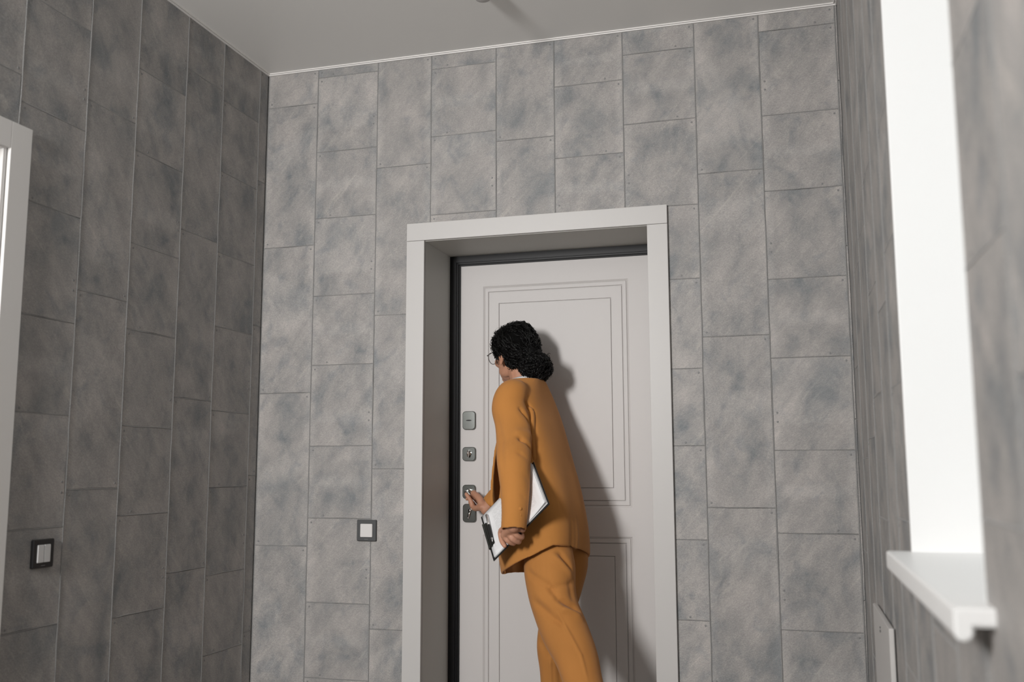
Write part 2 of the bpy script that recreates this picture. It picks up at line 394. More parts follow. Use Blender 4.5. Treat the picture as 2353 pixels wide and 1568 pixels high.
def column(side, u0, u1, joints, parent, hole, ztop=H - .004, pattern='n', flip=False):
    """joints: reference heights inside one repeat; u0<u1"""
    zs = sorted({round(j + k * PER, 4) for j in joints for k in range(-7, 8)}); zs = [z for z in zs if .02 < z < ztop - .02]
    zz = [0.0] + zs + [ztop + GH]
    for z in zs:
        for p, q in split(u0, u1, z, 'u', hole): bead(side, (p, z), (q, z), .0036, .0009)
    for u in ((u0,) if side == 'b' else (u0,)):
        if .01 < abs(u) and abs(u - W) > .002:
            for p, q in split(0, ztop, u, 'z', hole): bead(side, (u, p), (u, q), .0056, .0021)
    for z0, z1 in zip(zz[:-1], zz[1:]):
        r = (u0 + GV, u1 - GV, z0 + GH, z1 - GH)
        for p in cut(r, hole): panel(side, p, parent)
        # printed-steel rivets: two by the long edge of tall slabs' neighbours, single ones in the corners
        s = -1 if flip else 1
        ua, ub = (u1, u0) if flip else (u0, u1)
        pts = [(ub - s * .017, z1 - .017)]
        if pattern == 'n': pts.append((ua + s * .017, z0 + .017))
        elif z1 - z0 > .32: pts += [(ua + s * .017, z0 + .105), (ua + s * .017, z0 + .138)]
        else: pts.append((ub - s * .072, z0 + .012))
        if pattern == 'e': pts = []
        for u, z in pts:
            if 0 < z < ztop and not (hole[0] - .02 < u < hole[1] + .02 and hole[2] - .02 < z < hole[3] + .02): RIV[side].append((u, z))
hb = (.715, 1.735, -1, 2.13)
BC = [(.003, .247, [2.747], 'n'), (.247, .533, [2.862, 2.521], 'w'), (.533, .780, [2.425], 'n'), (.780, 1.068, [2.839, 2.540], 'w'),
      (1.068, 1.317, [2.492], 'n'), (1.317, 1.600, [2.699, 2.395], 'w'), (1.600, 1.886, [2.801, 2.509], 'w'), (1.886, 2.134, [2.280], 'n'), (2.134, 2.4175, [2.830, 2.489], 'w'), (2.4175, W - .001, [2.60], 'e')]
for i, (a, b, j, pt) in enumerate(BC): column('b', a, b, j, wbk, hb, pattern=pt, flip=(i in (1, 3)))
hl = (LA - .04, -1.42, -1, 2.14)
LC = [(-.070, -.003, [1.76], 'n'), (-.354, -.070, [1.378, 1.076], 'w'), (-.602, -.354, [2.692], 'n'), (-.886, -.602, [2.575, 2.271], 'w'), (-1.134, -.886, [2.364], 'n'), (-1.417, -1.134, [2.251, 1.957], 'w'),
      (-1.665, -1.417, [2.33], 'n'), (-1.95, -1.665, [2.45, 2.15], 'w'), (-2.198, -1.95, [2.64], 'n'), (-2.483, -2.198, [2.5, 2.2], 'w'), (-2.73, -2.483, [2.35], 'n'), (-3.02, -2.73, [2.5, 2.2], 'w'), (-3.27, -3.02, [2.6], 'n')]
for a, b, j, pt in LC: column('l', a, b, j, wlf, hl, pattern=pt, flip=True)
hr = (WA, WB_, WZ0, WZ1)
RC = [(-.20, -.003, [1.5], 'w'), (-.455, -.20, [1.178], 'n'), (-.715, -.455, [1.237], 'n'), (-.986, -.715, [1.648, 1.348], 'w'), (-1.215, -.986, [1.556], 'n'), (-1.46, -1.215, [1.337, 1.030], 'w'),
      (-1.71, -1.46, [1.6], 'n'), (-1.99, -1.71, [1.5, 1.2], 'w'), (-2.235, -1.99, [1.3], 'n'), (-2.52, -2.235, [1.72, 1.42], 'w'), (-2.77, -2.52, [1.25], 'n'), (-3.05, -2.77, [1.5, 1.2], 'w'), (-3.3, -3.05, [1.4], 'n')]
for a, b, j, pt in RC: column('r', a, b, j, wrt, hr, pattern=pt)
# rivet heads, one small domed disc each, joined per wall
for side, par in (('b', wbk), ('l', wlf), ('r', wrt)):
    v, f = [], []; th = np.arange(8) * np.pi / 4
    for u, z in RIV[side]:
        rr = [[to3(side, u + r * math.cos(t), z + r * math.sin(t), d) for t in th] for r, d in ((.0042, .0002), (.0036, -.0008), (.0016, -.0011))]
        loft(v, f, rr)
    bm_ = pydata('joint_lines', *BEAD[side]); bm2 = bmesh.new(); bm2.from_mesh(bm_); bmesh.ops.recalc_face_normals(bm2, faces=bm2.faces)
    ref = {'b': Vector((0, -1, 0)), 'l': Vector((1, 0, 0)), 'r': Vector((-1, 0, 0))}[side]
    for q in bm2.faces:
        if q.normal.dot(ref) < 0: q.normal_flip()
    bm2.to_mesh(bm_); bm2.free(); tag(obj('joint_lines', bm_, M['joint'], par, True), 'dark grey filler lines between the panels', kind='stuff')
    tag(obj('rivets', pydata('rivets', v, f), M['rivet'], par), 'small steel rivet heads at the panel corners', kind='stuff')
# plain wall further back is beyond the panels' reach of the picture
# ---- ceiling insert strip along the walls
def strip(name, lo, hi, lab):
    e = obj(name, box_me(name, lo, hi, .003), M['ctrim']); tag(e, lab, 'ceiling trim', kind='structure'); return e
t1 = strip('trim_1', (.0, -.007, H - .008), (W, .001, H + .001), 'thin white strip where the ceiling meets the entrance wall')
obj('bead', box_me('bead', (.006, -.0145, H - .004), (W - .006, -.0095, H + .001), .002), M['ctrim'], t1)
t2 = strip('trim_2', (-.001, -4.4, H - .008), (.007, -.007, H + .001), 'thin white strip where the ceiling meets the left wall')
obj('bead', box_me('bead', (.0095, -4.4, H - .004), (.0145, -.006, H + .001), .002), M['ctrim'], t2)
t3 = strip('trim_3', (W - .007, -4.4, H - .008), (W + .001, -.007, H + .001), 'thin white strip where the ceiling meets the right wall')
obj('bead', box_me('bead', (W - .0145, -4.4, H - .004), (W - .0095, -.006, H + .001), .002), M['ctrim'], t3)

# ---- entrance door: casing, reveal, black frame, leaf
t4 = empty('trim_4', (1.22, 0, 0)); tag(t4, 'pale grey flat casing and deep reveal of the entrance door', 'door casing', kind='structure')
def ch(name, me, m, p, lab=None, smooth=False):
    o = obj(name, me, m, None, smooth); o.parent = p; o.matrix_parent_inverse = Matrix.Translation(p.location).inverted()
    if lab: o['label'] = lab
    return o
YC = -.016
ch('head_casing', box_me('hc', (.682, YC, 2.0905), (1.766, .003, 2.165), .0015), M['white'], t4)
ch('side_casing', box_me('sc', (.682, YC, 0), (OA, .003, 2.0895), .0015), M['white'], t4)
ch('side_casing', box_me('sc', (OB, YC, 0), (1.766, .003, 2.0895), .0015), M['white'], t4)
ch('reveal_board', box_me('rb', (OA - .012, -.002, 0), (OA, .313, OT), .001), M['reveal'], t4)
ch('reveal_board', box_me('rb', (OB, -.002, 0), (OB + .012, .313, OT), .001), M['reveal'], t4)
ch('reveal_board', box_me('rb', (OA - .012, -.002, OT), (OB + .012, .313, OT + .012), .001), M['reveal'], t4)
t5 = empty('trim_5', (1.22, .31, 0)); tag(t5, 'black steel frame around the entrance door leaf', 'door frame', kind='structure')
LX0, LX1, LZ0, LZ1 = .803, 1.659, .03, 2.050
def frame_ring(name, x0, x1, z1, w, y0, y1, m, bev=.002):
    bm = bmesh.new(); bm_box(bm, (x0, y0, 0), (x0 + w, y1, z1)); bm_box(bm, (x1 - w, y0, 0), (x1, y1, z1)); bm_box(bm, (x0 + w, y0, z1 - w), (x1 - w, y1, z1))
    bmesh.ops.bevel(bm, geom=bm.edges[:], offset=bev, segments=2, affect='EDGES'); return ch(name, from_bm(name, bm), m, t5)
frame_ring('outer_profile', OA - .012, OB + .012, OT + .012, .041, .308, .36, M['black'])
frame_ring('inner_profile', OA + .026, OB - .026, OT - .026, .009, .318, .36, M['black'])
frame_ring('gasket', OA + .033, OB - .033, OT - .033, .009, .331, .37, M['gasket'])
ch('hinge_stud', tube_me('hs', [(.789, .316, 1.86), (.789, .316, 1.872)], .003, 10), M['gasket'], t5)
obj('threshold', box_me('th', (OA, .30, 0), (OB, .40, .03), .003), M['black'], None).parent = t5
bpy.data.objects['threshold'].matrix_parent_inverse = Matrix.Translation(t5.location).inverted()
YL = .335
d1 = obj('door_1', box_me('door_1', (LX0, YL + .006, LZ0), (LX1, YL + .06, LZ1), .001), M['doorw']); tag(d1, 'pale grey entrance door with grooved rectangular panels', 'door', kind='structure')
def ringplate(x0, x1, z0, z1, ix0, ix1, iz0, iz1, y0, y1, ch_=.0022):
    """rectangular ring slab with chamfered front edges"""
    def rr(ax0, ax1, az0, az1, y): return [(ax0, y, az0), (ax1, y, az0), (ax1, y, az1), (ax0, y, az1)]
    c = ch_
    loops = [rr(x0, x1, z0, z1, y1), rr(x0, x1, z0, z1, y0 + c), rr(x0 + c, x1 - c, z0 + c, z1 - c, y0), rr(ix0 - c, ix1 + c, iz0 - c, iz1 + c, y0), rr(ix0, ix1, iz0, iz1, y0 + c), rr(ix0, ix1, iz0, iz1, y1)]
    v, f = [], []; loft(v, f, loops, True, False); b = 0; n = 4
    for j in range(4): f.append((5 * n + j, 5 * n + (j + 1) % 4, (j + 1) % 4, j))
    me = pydata('ring', v, f); bm = bmesh.new(); bm.from_mesh(me); bmesh.ops.recalc_face_normals(bm, faces=bm.faces); bm.to_mesh(me); bm.free(); return me
def slope_ring(x0, x1, z0, z1, w, ya, yb, yc):
    def rr(d, y): return [(x0 + d, y, z0 + d), (x1 - d, y, z0 + d), (x1 - d, y, z1 - d), (x0 + d, y, z1 - d)]
    v, f = [], []; loft(v, f, [rr(0, yc), rr(0, ya), rr(w, yb), rr(w, yc)], True, False)
    for j in range(4): f.append((12 + j, 12 + (j + 1) % 4, (j + 1) % 4, j))
    me = pydata('ring', v, f); bm = bmesh.new(); bm.from_mesh(me); bmesh.ops.recalc_face_normals(bm, faces=bm.faces); bm.to_mesh(me); bm.free(); return me
def doorpart(name, me): return obj(name, me, M['doorw'], d1)
PX0, PX1 = .911, 1.5505
UP, LO = (.988, 1.946), (.175, .861)
bm = bmesh.new()      # stiles and rails as one continuous face around the two panels
for lo, hi in [((LX0, YL, LZ0), (PX0 - .004, YL + .0065, LZ1)), ((PX1 + .004, YL, LZ0), (LX1, YL + .0065, LZ1)), ((PX0 - .004, YL, UP[1] + .004), (PX1 + .004, YL + .0065, LZ1)), ((PX0 - .004, YL, LO[1] + .004), (PX1 + .004, YL + .0065, UP[0] - .004)), ((PX0 - .004, YL, LZ0), (PX1 + .004, YL + .0065, LO[0] - .004))]: bm_box(bm, lo, hi)
doorpart('stiles_and_rails', from_bm('sr', bm))
for z0, z1 in (UP, LO):
    doorpart('chamfer_moulding', slope_ring(PX0 - .004, PX1 + .004, z0 - .004, z1 + .004, .0085, YL, YL + .0055, YL + .0065))
    doorpart('outer_panel_ring', ringplate(PX0 + .0045, PX1 - .0045, z0 + .0045, z1 - .0045, .9315, 1.5285, z0 + .0225, z1 - .0225, YL + .0006, YL + .0065, .002))
    doorpart('inner_panel_ring', ringplate(.9345, 1.5255, z0 + .0255, z1 - .0255, .9795, 1.4795, z0 + .0755, z1 - .0755, YL + .0006, YL + .0065, .0012))
    doorpart('centre_panel', box_me('cp', (.9815, YL + .0006, z0 + .0775), (1.4775, YL + .0065, z1 - .0775), .0012, 1))
# locks
def rounded(w, h, r, n=6):
    p = []
    for cx, cz, a0 in ((w - r, h - r, 0), (-w + r, h - r, 90), (-w + r, -h + r, 180), (w - r, -h + r, 270)):
        for k in range(n + 1):
            a = math.radians(a0 + 90 * k / n); p.append((cx + r * math.cos(a), cz + r * math.sin(a)))
    return np.array(p)
def rose(cx, cz, w, h, lab):
    e = rounded(w, h, .014); rs = []
    for s, y in ((1, YL + .002), (1, YL - .006), (.985, YL - .0085), (.955, YL - .0103), (.91, YL - .0112)):
        q = e * np.array([1 - (1 - s) * .030 / w, 1 - (1 - s) * .030 / h]); rs.append(np.column_stack([cx + q[:, 0], np.full(len(q), y), cz + q[:, 1]]))
    v, f = [], []; loft(v, f, rs); o = obj('lock_escutcheon', pydata('rose', v, f), M['chrome'], d1, True); o['label'] = lab
    for q in o.data.polygons:
        if len(q.vertices) > 4: q.use_smooth = False
    o.data.set_sharp_from_angle(angle=math.radians(18)); return o
YF = YL - .0112
r1 = rose(.845, 1.3555, .030, .0405, 'tall chrome lock plate with a horizontal key slot')
v, f = [], []
sl = [(.013 * math.cos(t), .0028 * math.sin(t)) for t in np.arange(16) * math.pi / 8]
loft(v, f, [[(.845 + a * s, YF - d, 1.3555 + b * s) for a, b in sl] for s, d in ((1, -.001), (1, .0006), (.8, .0006))]); obj('key_slot', pydata('ks', v, f), M['gasket'], r1)
r2 = rose(.8455, 1.2095, .0305, .0305, 'square chrome plate with an oval thumb turn')
v, f = [], []; ball(v, f, (.8475, YF - .011, 1.2105), (.0058, .013, .0165), 20, 12); tube(v, f, [(.8475, YF + .002, 1.2105), (.8475, YF - .008, 1.2105)], .009, 20); obj('thumb_turn', pydata('tt', v, f), M['chrome2'], r2, True)
r3 = rose(.846, 1.0465, .030, .0305, 'square chrome plate behind the lever handle')
v, f = [], []
hb0 = np.array([.846, YF, 1.0465]); ld = np.array([.70, 0, -.714])
pts = spline([hb0 + (0, .003, 0), hb0 + (0, -.030, 0), hb0 + np.array([.006, -.044, -.006]), hb0 + ld * .035 + (0, -.047, 0), hb0 + ld * .075 + (0, -.046, 0), hb0 + ld * .112 + (0, -.044, 0)], 5)
tube(v, f, pts, spline(np.array([.0095, .0085, .0085, .0075, .0075, .0062])[:, None], 5)[:, 0], 16)
tube(v, f, [hb0 + (0, .002, 0), hb0 + (0, -.009, 0)], .0125, 24)
obj('lever_handle', pydata('lever', v, f), M['chrome2'], r3, True)['label'] = 'polished chrome lever pressed down'
r4 = rose(.848, .9555, .0305, .0395, 'tall chrome lock plate with a swinging keyhole cover')
v, f = [], []
tube(v, f, [(.853, YF + .001, .967), (.853, YF - .005, .967)], .0075, 18)
loft(v, f, [[(.853 + a, YF - .0022 - q, .967 + b) for a, b in ((-.006, 0), (.006, 0), (-.004, -.034), (-.012, -.032))] for q in (0, .002)])
ball(v, f, (.845, YF - .003, .935), .0045, 12, 8); obj('keyhole_cover', pydata('kc', v, f), M['chrome2'], r4, True)
# wall behind the leaf is closed by the leaf itself

# ---- doorway in the left wall
t6 = empty('trim_6', (0, -1.9, 0)); tag(t6, 'pale grey casing of the side doorway at the left edge', 'door casing', kind='structure')
ch('side_casing', box_me('lsc', (-.003, -1.458, 0), (.016, -1.378, 2.170), .0015), M['white2'], t6)
ch('side_casing', box_me('lsc', (-.003, -2.26, 0), (.016, -2.18, 2.170), .0015), M['white2'], t6)
ch('head_casing', box_me('lhc', (-.003, -2.1795, 2.088), (.016, -1.4585, 2.170), .0015), M['white2'], t6)
ch('jamb_board', box_me('ljb', (-.10, -1.475, 0), (.006, -1.463, 2.083), .001), M['white2'], t6)
ch('jamb_board', box_me('ljb', (-.10, -2.175, 0), (.006, -2.163, 2.083), .001), M['white2'], t6)
ch('jamb_board', box_me('ljb', (-.10, -2.175, 2.083), (.006, -1.463, 2.095), .001), M['white2'], t6)
d2 = obj('door_2', box_me('door_2', (-.075, -2.162, .01), (-.030, -1.4765, 2.08), .002), M['white2']); tag(d2, 'plain white interior door barely visible at the left edge', 'door', kind='structure')
v, f = [], []; tube(v, f, [(-.031, -2.09, 1.0), (.01, -2.09, 1.0)], .011, 16); tube(v, f, spline([(.01, -2.09, 1.0), (.016, -2.06, 1.0), (.016, -1.98, 1.0)], 4), .009, 14); obj('lever_handle', pydata('dh', v, f), M['chrome2'], d2, True)

# ---- window in the right wall
w1 = empty('window_1', (W, -1.85, WZ0)); tag(w1, 'white window niche with a projecting sill in the right wall', 'window', kind='structure')
DX = W + .24
ch('reveal_panel', box_me('rv', (W - .0005, WB_ - .004, WZ0), (DX, WB_, WZ1), .002), M['paintw'], w1)
ch('reveal_panel', box_me('rv', (W - .0005, WA, WZ0), (DX, WA + .004, WZ1), .002), M['paintw'], w1)
ch('reveal_panel', box_me('rv', (W - .0005, WA, WZ1 - .004), (DX, WB_, WZ1), .002), M['paintw'], w1)
bm = bmesh.new()
fw = .06
for lo, hi in [((DX, WA, WZ0), (DX + .06, WA + fw, WZ1)), ((DX, WB_ - fw, WZ0), (DX + .06, WB_, WZ1)), ((DX, WA + fw, WZ0), (DX + .06, WB_ - fw, WZ0 + fw)), ((DX, WA + fw, WZ1 - fw), (DX + .06, WB_ - fw, WZ1))]: bm_box(bm, lo, hi)
bmesh.ops.bevel(bm, geom=bm.edges[:], offset=.004, segments=2, affect='EDGES'); ch('window_frame', from_bm('wf', bm), M['paintw'], w1)
ch('pane', box_me('pane', (DX + .026, WA + fw - .005, WZ0 + fw - .005), (DX + .032, WB_ - fw + .005, WZ1 - fw + .005)), M['glass'], w1)
# sill: slab with a turned-down rounded nose, extruded along the wall
SX = W - .050
prof = [(DX, .970), (DX, .946), (SX + .024, .946)]
for k in range(9):
    a = math.pi * k / 8; prof.append((SX + .012 + .012 * math.cos(a), .938 - .010 * math.sin(a)))
for k in range(6):
    a = math.pi - (math.pi / 2) * k / 5; prof.append((SX + .006 + .006 * math.cos(a), .964 + .006 * math.sin(a)))
v, f = [], []; loft(v, f, [[(x, y, z) for x, z in prof] for y in (-2.312, -1.425)])
sm = pydata('sill', v, f); bm = bmesh.new(); bm.from_mesh(sm); bmesh.ops.recalc_face_normals(bm, faces=bm.faces)
ee = [e for e in bm.edges if len(e.link_faces) == 2 and e.calc_face_angle(0) > .9 and abs(e.verts[0].co.y - e.verts[1].co.y) < 1e-4]
bmesh.ops.bevel(bm, geom=ee, offset=.003, segments=2, affect='EDGES'); bm.to_mesh(sm); bm.free()
ch('window_sill', sm, M['paintw'], w1, 'glossy white window sill with a rounded nose')

# ---- flat white panel fixed to the right wall below the window
hp = empty('wall_panel', (W, -.78, .10)); tag(hp, 'flat white panel heater fixed low on the right wall near the corner', 'heater')
ch('front_plate', box_me('fp', (W - .0165, -1.005, .12), (W - .0035 - .0005, -.525, .742), .0025), M['white'], hp)
ch('mounting_rail', box_me('mr', (W - .0042, -.97, .2), (W + .0005, -.56, .73), .001), M['gasket'], hp)
for z in (.706, .696): ch('indicator', tube_me('ind', [(W - .0155, -.752, z), (W - .0180, -.752, z)], .0028 if z > .7 else .0038, 12), M['gasket'], hp)

# ---- switches
def switch(side, u, z, lab, two):
    loc = to3(side, u, z, 0); e = empty('light_switch', loc); tag(e, lab, 'light switch')
    nrm = {'b': 0, 'l': 1}[side]
    def P(a, d, b): return (a, -d, b) if side == 'b' else (d, a, b)
    s = .0425
    def rr(w, h, d): return [P(a, d, b) for a, b in rounded(w, h, .004, 3)]
    v, f = [], []; loft(v, f, [rr(s, s, -.001), rr(s, s, .0085), rr(s - .0015, s - .0015, .010), rr(.0275, .0275, .010), rr(.0275, .0275, .004)])
    fm = pydata('sf', v, f); bm = bmesh.new(); bm.from_mesh(fm); bmesh.ops.recalc_face_normals(bm, faces=bm.faces); bm.to_mesh(fm); bm.free()
    obj('frame', fm, M['anth'] if side == 'b' else M['anth2'], e)
    keys = [(-.0265, .0265)] if not two else [(-.0265, -.0006), (.0006, .0265)]
    for a, b in keys:
        bm = bmesh.new(); lo, hi = P(a, .003, -.0265), P(b, .0125, .0265)
        bm_box(bm, [min(p, q) for p, q in zip(lo, hi)], [max(p, q) for p, q in zip(lo, hi)]); bmesh.ops.bevel(bm, geom=bm.edges[:], offset=.0015, segments=2, affect='EDGES')
        obj('rocker', from_bm('rk', bm), M['keyw'] if side == 'b' else M['chrome3'], e)
    bm = bmesh.new(); lo, hi = P(-.008, .0098, -.0362), P(.008, .0104, -.0342); bm_box(bm, [min(p, q) for p, q in zip(lo, hi)], [max(p, q) for p, q in zip(lo, hi)])
    obj('maker_mark', from_bm('mm', bm), M['markg'], e)
M['chrome3'] = mat('silver_key', (.62, .62, .62), .4); M['markg'] = mat('mark_grey', (.16, .16, .16), .4)
switch('b', .518, .8975, 'grey framed light switch with one white rocker beside the door casing', False)
switch('l', -1.222, .8965, 'black framed double light switch on the dark left wall', True)

# ---- ceiling fixture just cut by the top of the picture
cl = empty('ceiling_spotlight', (1.172, -.512, H)); tag(cl, 'small round white ceiling spotlight cut off by the top edge', 'ceiling light')
def lathe(name, prof, m, p, seg=40):
    v, f = [], []; th = np.arange(seg) * 2 * np.pi / seg
    loft(v, f, [[(r * math.cos(t), r * math.sin(t), z) for t in th] for r, z in prof]); return obj(name, pydata(name, v, f), m, p, True)
lathe('mounting_ring', [(.052, .001), (.052, -.006), (.048, -.009), (.02, -.009)], M['white'], cl)
lathe('housing', [(.030, -.004), (.034, -.012), (.036, -.03), (.034, -.046), (.027, -.055), (.015, -.059), (.002, -.060)], M['white'], cl)

# ------------------------------------------------------------------ person
FW = np.array([-.94, .342, 0.]); LF = np.array([-.342, -.94, 0.]); UPV = np.array([0, 0, 1.])
person_parts = {}
# key joints (world metres)
PEL = np.array([1.285, .045, .88]); SHC = np.array([1.195, .085, 1.425])
Lsh = np.array([1.150, -.070, 1.405]); Lel = np.array([1.200, -.200, 1.170]); Lwr = np.array([1.216, -.258, .945])
Rsh = np.array([1.205, .205, 1.375]); Rel = np.array([1.125, .215, 1.160]); Rwr = np.array([.962, .205, .978])
Lhip = np.array([1.300, -.038, .850]); Rhip = np.array([1.325, .112, .850])
Lkn = np.array([1.385, -.140, .500]); Lan = np.array([1.600, -.345, .135]); Rkn = np.array([1.258, .110, .480]); Ran = np.array([1.285, .120, .085])
HEADC = np.array([1.098, .165, 1.625])
hf = np.array([-.80, .60, 0.]); hf /= np.linalg.norm(hf)
pitch = math.radians(6); tilt = math.radians(-3)
hX = hf * math.cos(pitch) + np.array([0, 0, -1.]) * math.sin(pitch); hY = np.cross(UPV, hf); hZ = np.cross(hX, hY)
HR = np.column_stack([hX, hY, hZ])
def hp_(x, y, z): return HEADC + HR @ np.array([x, y, z], float)

bv, bf = [], []
def eb(c, r, seg=18, rings=12): ball(bv, bf, hp_(*c), r, seg, rings, HR)
eb((-.012, 0, .030), (.094, .075, .084)); eb((.030, 0, -.018), (.058, .059, .078)); eb((.036, 0, -.078), (.044, .044, .036)); eb((.066, 0, -.098), (.018, .020, .016))
eb((.020, .034, -.070), (.044, .018, .030)); eb((.020, -.034, -.070), (.044, .018, .030))
eb((.058, .031, -.030), (.028, .024, .024)); eb((.058, -.031, -.030), (.028, .024, .024)); eb((.074, 0, .022), (.016, .044, .014)); eb((.070, 0, -.062), (.020, .026, .018))
tube(bv, bf, [hp_(.080, 0, .012), hp_(.094, 0, -.012), hp_(.104, 0, -.026), hp_(.092, 0, -.036)], [.008, .009, .0105, .008], 12); eb((.098, 0, -.028), (.012, .011, .009)); eb((.090, .011, -.031), (.010, .0075, .007)); eb((.090, -.011, -.031), (.010, .0075, .007))
for s in (1, -1):      # ears: shell plus rim and lobe
    eb((-.006, s * .073, -.018), (.019, .007, .030)); eb((-.002, s * .075, -.046), (.009, .006, .012))
    tube(bv, bf, [hp_(.008, s * .074, -.004), hp_(.0, s * .079, .011), hp_(-.014, s * .082, .008), hp_(-.022, s * .082, -.010), hp_(-.017, s * .080, -.030), hp_(-.006, s * .077, -.048)], .0045, 10)
NB = np.array([1.172, .110, 1.435])
chain(bv, bf, [hp_(-.022, 0, -.035), hp_(-.030, 0, -.085) * .6 + NB * .4, NB, NB + (.02, -.02, -.08)], [.054, .051, .055, .065])
chain(bv, bf, [PEL + (.01, 0, .03), PEL * .6 + SHC * .4, PEL * .25 + SHC * .75, SHC + (0, 0, -.02)], [.085, .078, .082, .065])
for a, b, c, k in ((Lsh, Lel, Lwr, 0), (Rsh, Rel, Rwr, 1)): chain(bv, bf, [SHC + (0, 0, -.03), a, (a + b) / 2, b, (b + c) / 2, c], [.06, .046, .040, .034, .032, .025])
for a, b, c in ((Lhip, Lkn, Lan), (Rhip, Rkn, Ran)): chain(bv, bf, [PEL + (.015, 0, .03), a, (a + b) / 2, b, (b + c) / 2, c], [.075, .060, .048, .038, .036, .028])
for an, d in ((Lan, (.0, 0, 0)), (Ran, (0, 0, 0))):
    tip = an + FW * .15 + (0, 0, -an[2] + .03); chain(bv, bf, [an, an + FW * .06 + (0, 0, (.03 - an[2]) * .55), tip], [.030, .028, .020])
# --- hands (palm plus five jointed fingers each)
def finger(pts, r0, r1):
    P = spline(pts, 4); tube(bv, bf, P, np.linspace(r0, r1, len(P)), 12); ball(bv, bf, pts[-1], r1 * 1.0, 12, 8); ball(bv, bf, pts[0], r0, 12, 8)
# clipboard frame first (the left hand closes on its lower edge)
BCN = np.array([1.1876, -.1559, .9934]); E1 = np.array([-.7162, .2193, -.6625]); E2 = np.array([.4156, -.6286, -.6574])
E1 /= np.linalg.norm(E1); E2 -= E1 * (E1 @ E2); E2 /= np.linalg.norm(E2); BN = np.cross(E1, E2)    # BN points at the viewer side
def bd(a, b, c): return BCN + E1 * a + E2 * b + BN * c
# left hand: back of the hand outward, knuckles along the board's lower edge, fingers hooked under it
mc = [bd(.052 - .0215 * i, .100 - .004 * (i - 1.5) ** 2, .030 + .001 * i) for i in range(4)]      # index .. little finger
ctr = (mc[1] + mc[2]) / 2
for i, p in enumerate(mc): 
    chain(bv, bf, [Lwr + (p - ctr) * .45, Lwr * .45 + p * .55 + BN * .004, p], [.0185, .0170, .0140], 12)
    L = (.85, .95, .9, .72)[i]
    q1 = p + (E2 * .026 - BN * .014) * L; q2 = q1 + (E2 * .002 - BN * .030) * L; q3 = q2 + (-E2 * .018 - BN * .008) * L
    finger([p, q1, q2, q3], .0112, .0088)
chain(bv, bf, [Lwr, (Lwr + ctr) / 2 + BN * .001], [.024, .020])
th0 = Lwr + (mc[0] - ctr) * .62 - BN * .008
finger([Lwr + (mc[0] - ctr) * .3, bd(.062, .055, .024), bd(.080, .085, .016), bd(.078, .112, .012)], .0135, .0085)
# right hand: closed over the pressed lever
lv = lambda s: hb0 + ld * s + np.array([0, -.046, 0])          # point on the lever axis
pc = lv(.085) + np.array([.012, -.030, -.002])
nl = np.array([.714, 0, .70])                                   # across the lever, upward right
kn = [lv(.030 + .021 * i) + nl * .026 + np.array([.0, -.012 - .004 * i, 0]) for i in range(4)]
for i, p in enumerate(kn):
    w0 = Rwr + (np.array([-.03, .0, .03]) * (1.5 - i) * .3)
    chain(bv, bf, [w0, w0 * .5 + p * .5 + np.array([.006, -.006, .006]), p], [.0165, .0150, .0120], 12)
    q1 = p + np.array([-.004, .030, .003]) ; q2 = q1 - nl * .030 + np.array([0, .004, 0]); q3 = q2 - nl * .012 + np.array([0, -.018, 0])
    finger([p, q1, q2, q3], .0095, .0075)
finger([Rwr + (-.012, -.012, .008), lv(.075) + np.array([-.004, -.030, -.012]), lv(.045) + np.array([0, -.022, -.004]), lv(.012) + np.array([.002, -.019, 0])], .0140, .0085)
chain(bv, bf, [Rwr, Rwr * .5 + (kn[1] + kn[2]) * .25], [.023, .020])
LEANV = np.array([.024, -.100, .0])
def lean(V):
    """the hips stay back from the door while head and right hand are close to it"""
    V = np.array(V, float); w = 1 - sstep(V[:, 2], .98, 1.42)
    k = 1 - sstep(V[:, 1], .10, .18) * (1 - sstep(V[:, 0], 1.02, 1.20)) * sstep(V[:, 2], .80, .92)
    return V + (w * k)[:, None] * LEANV
m2, V = remesh('body', bv, bf, .0032, 4)
body = obj('person', put(m2, lean(V)), M['skin'], None, True)
tag(body, 'person in a mustard suit leaning to the door with a clipboard, hand on the lever', 'person')
def wear(name, me, m, lab=None, smooth=True, parent=None):
    o = obj(name, me, m, parent or body, smooth)
    if lab: o['label'] = lab
    return o

# --- jacket: hollow C-shaped shell open at the front, sleeves fused on
JF = np.array([-.982, .190, 0.]); JL = np.array([-.190, -.982, 0.])
def ringpts(c, a, b, zfun=None, front=0.0, n=72, o0=math.radians(26), o1=math.radians(-6), th=.010, lean=0.0, flare=0.0):
    """outer arc from left front edge (o0) round the back to the right front edge (o1+2pi), then inner arc back"""
    ph = np.linspace(o0, 2 * math.pi + o1, n)
    def arc(aa, bb, grow):
        cf, sf = np.cos(ph), np.sin(ph); e = np.where((cf > 0) & (sf > 0), 2 / 2.05, 2 / 3.1)
        rx = np.sign(cf) * np.abs(cf) ** e * (bb + grow) ; ry = np.sign(sf) * np.abs(sf) ** e * (aa + grow)
        rx = rx + np.where(cf > 0, front * cf ** 2, 0)
        fl = flare * np.clip((ph - math.radians(300)) / math.radians(54), 0, 1) ** 2; rx = rx + fl
        p = c + rx[:, None] * JF + ry[:, None] * JL
        p = p + (rx * lean)[:, None] * UPV
        if zfun is not None: p[:, 2] = p[:, 2] + zfun(ph)
        return p
    return np.vstack([arc(a, b, 0), arc(a, b, -th)[::-1]])
def hemz(k):
    dg = [0, 30, 55, 75, 90, 115, 135, 160, 180, 225, 270, 315, 360]; off = [-.090, -.078, -.058, -.034, -.014, .028, .044, .036, .012, -.028, -.060, -.100, -.085]
    cf = lambda ph: k * np.interp(np.degrees(ph) % 360, dg, off)
    return cf
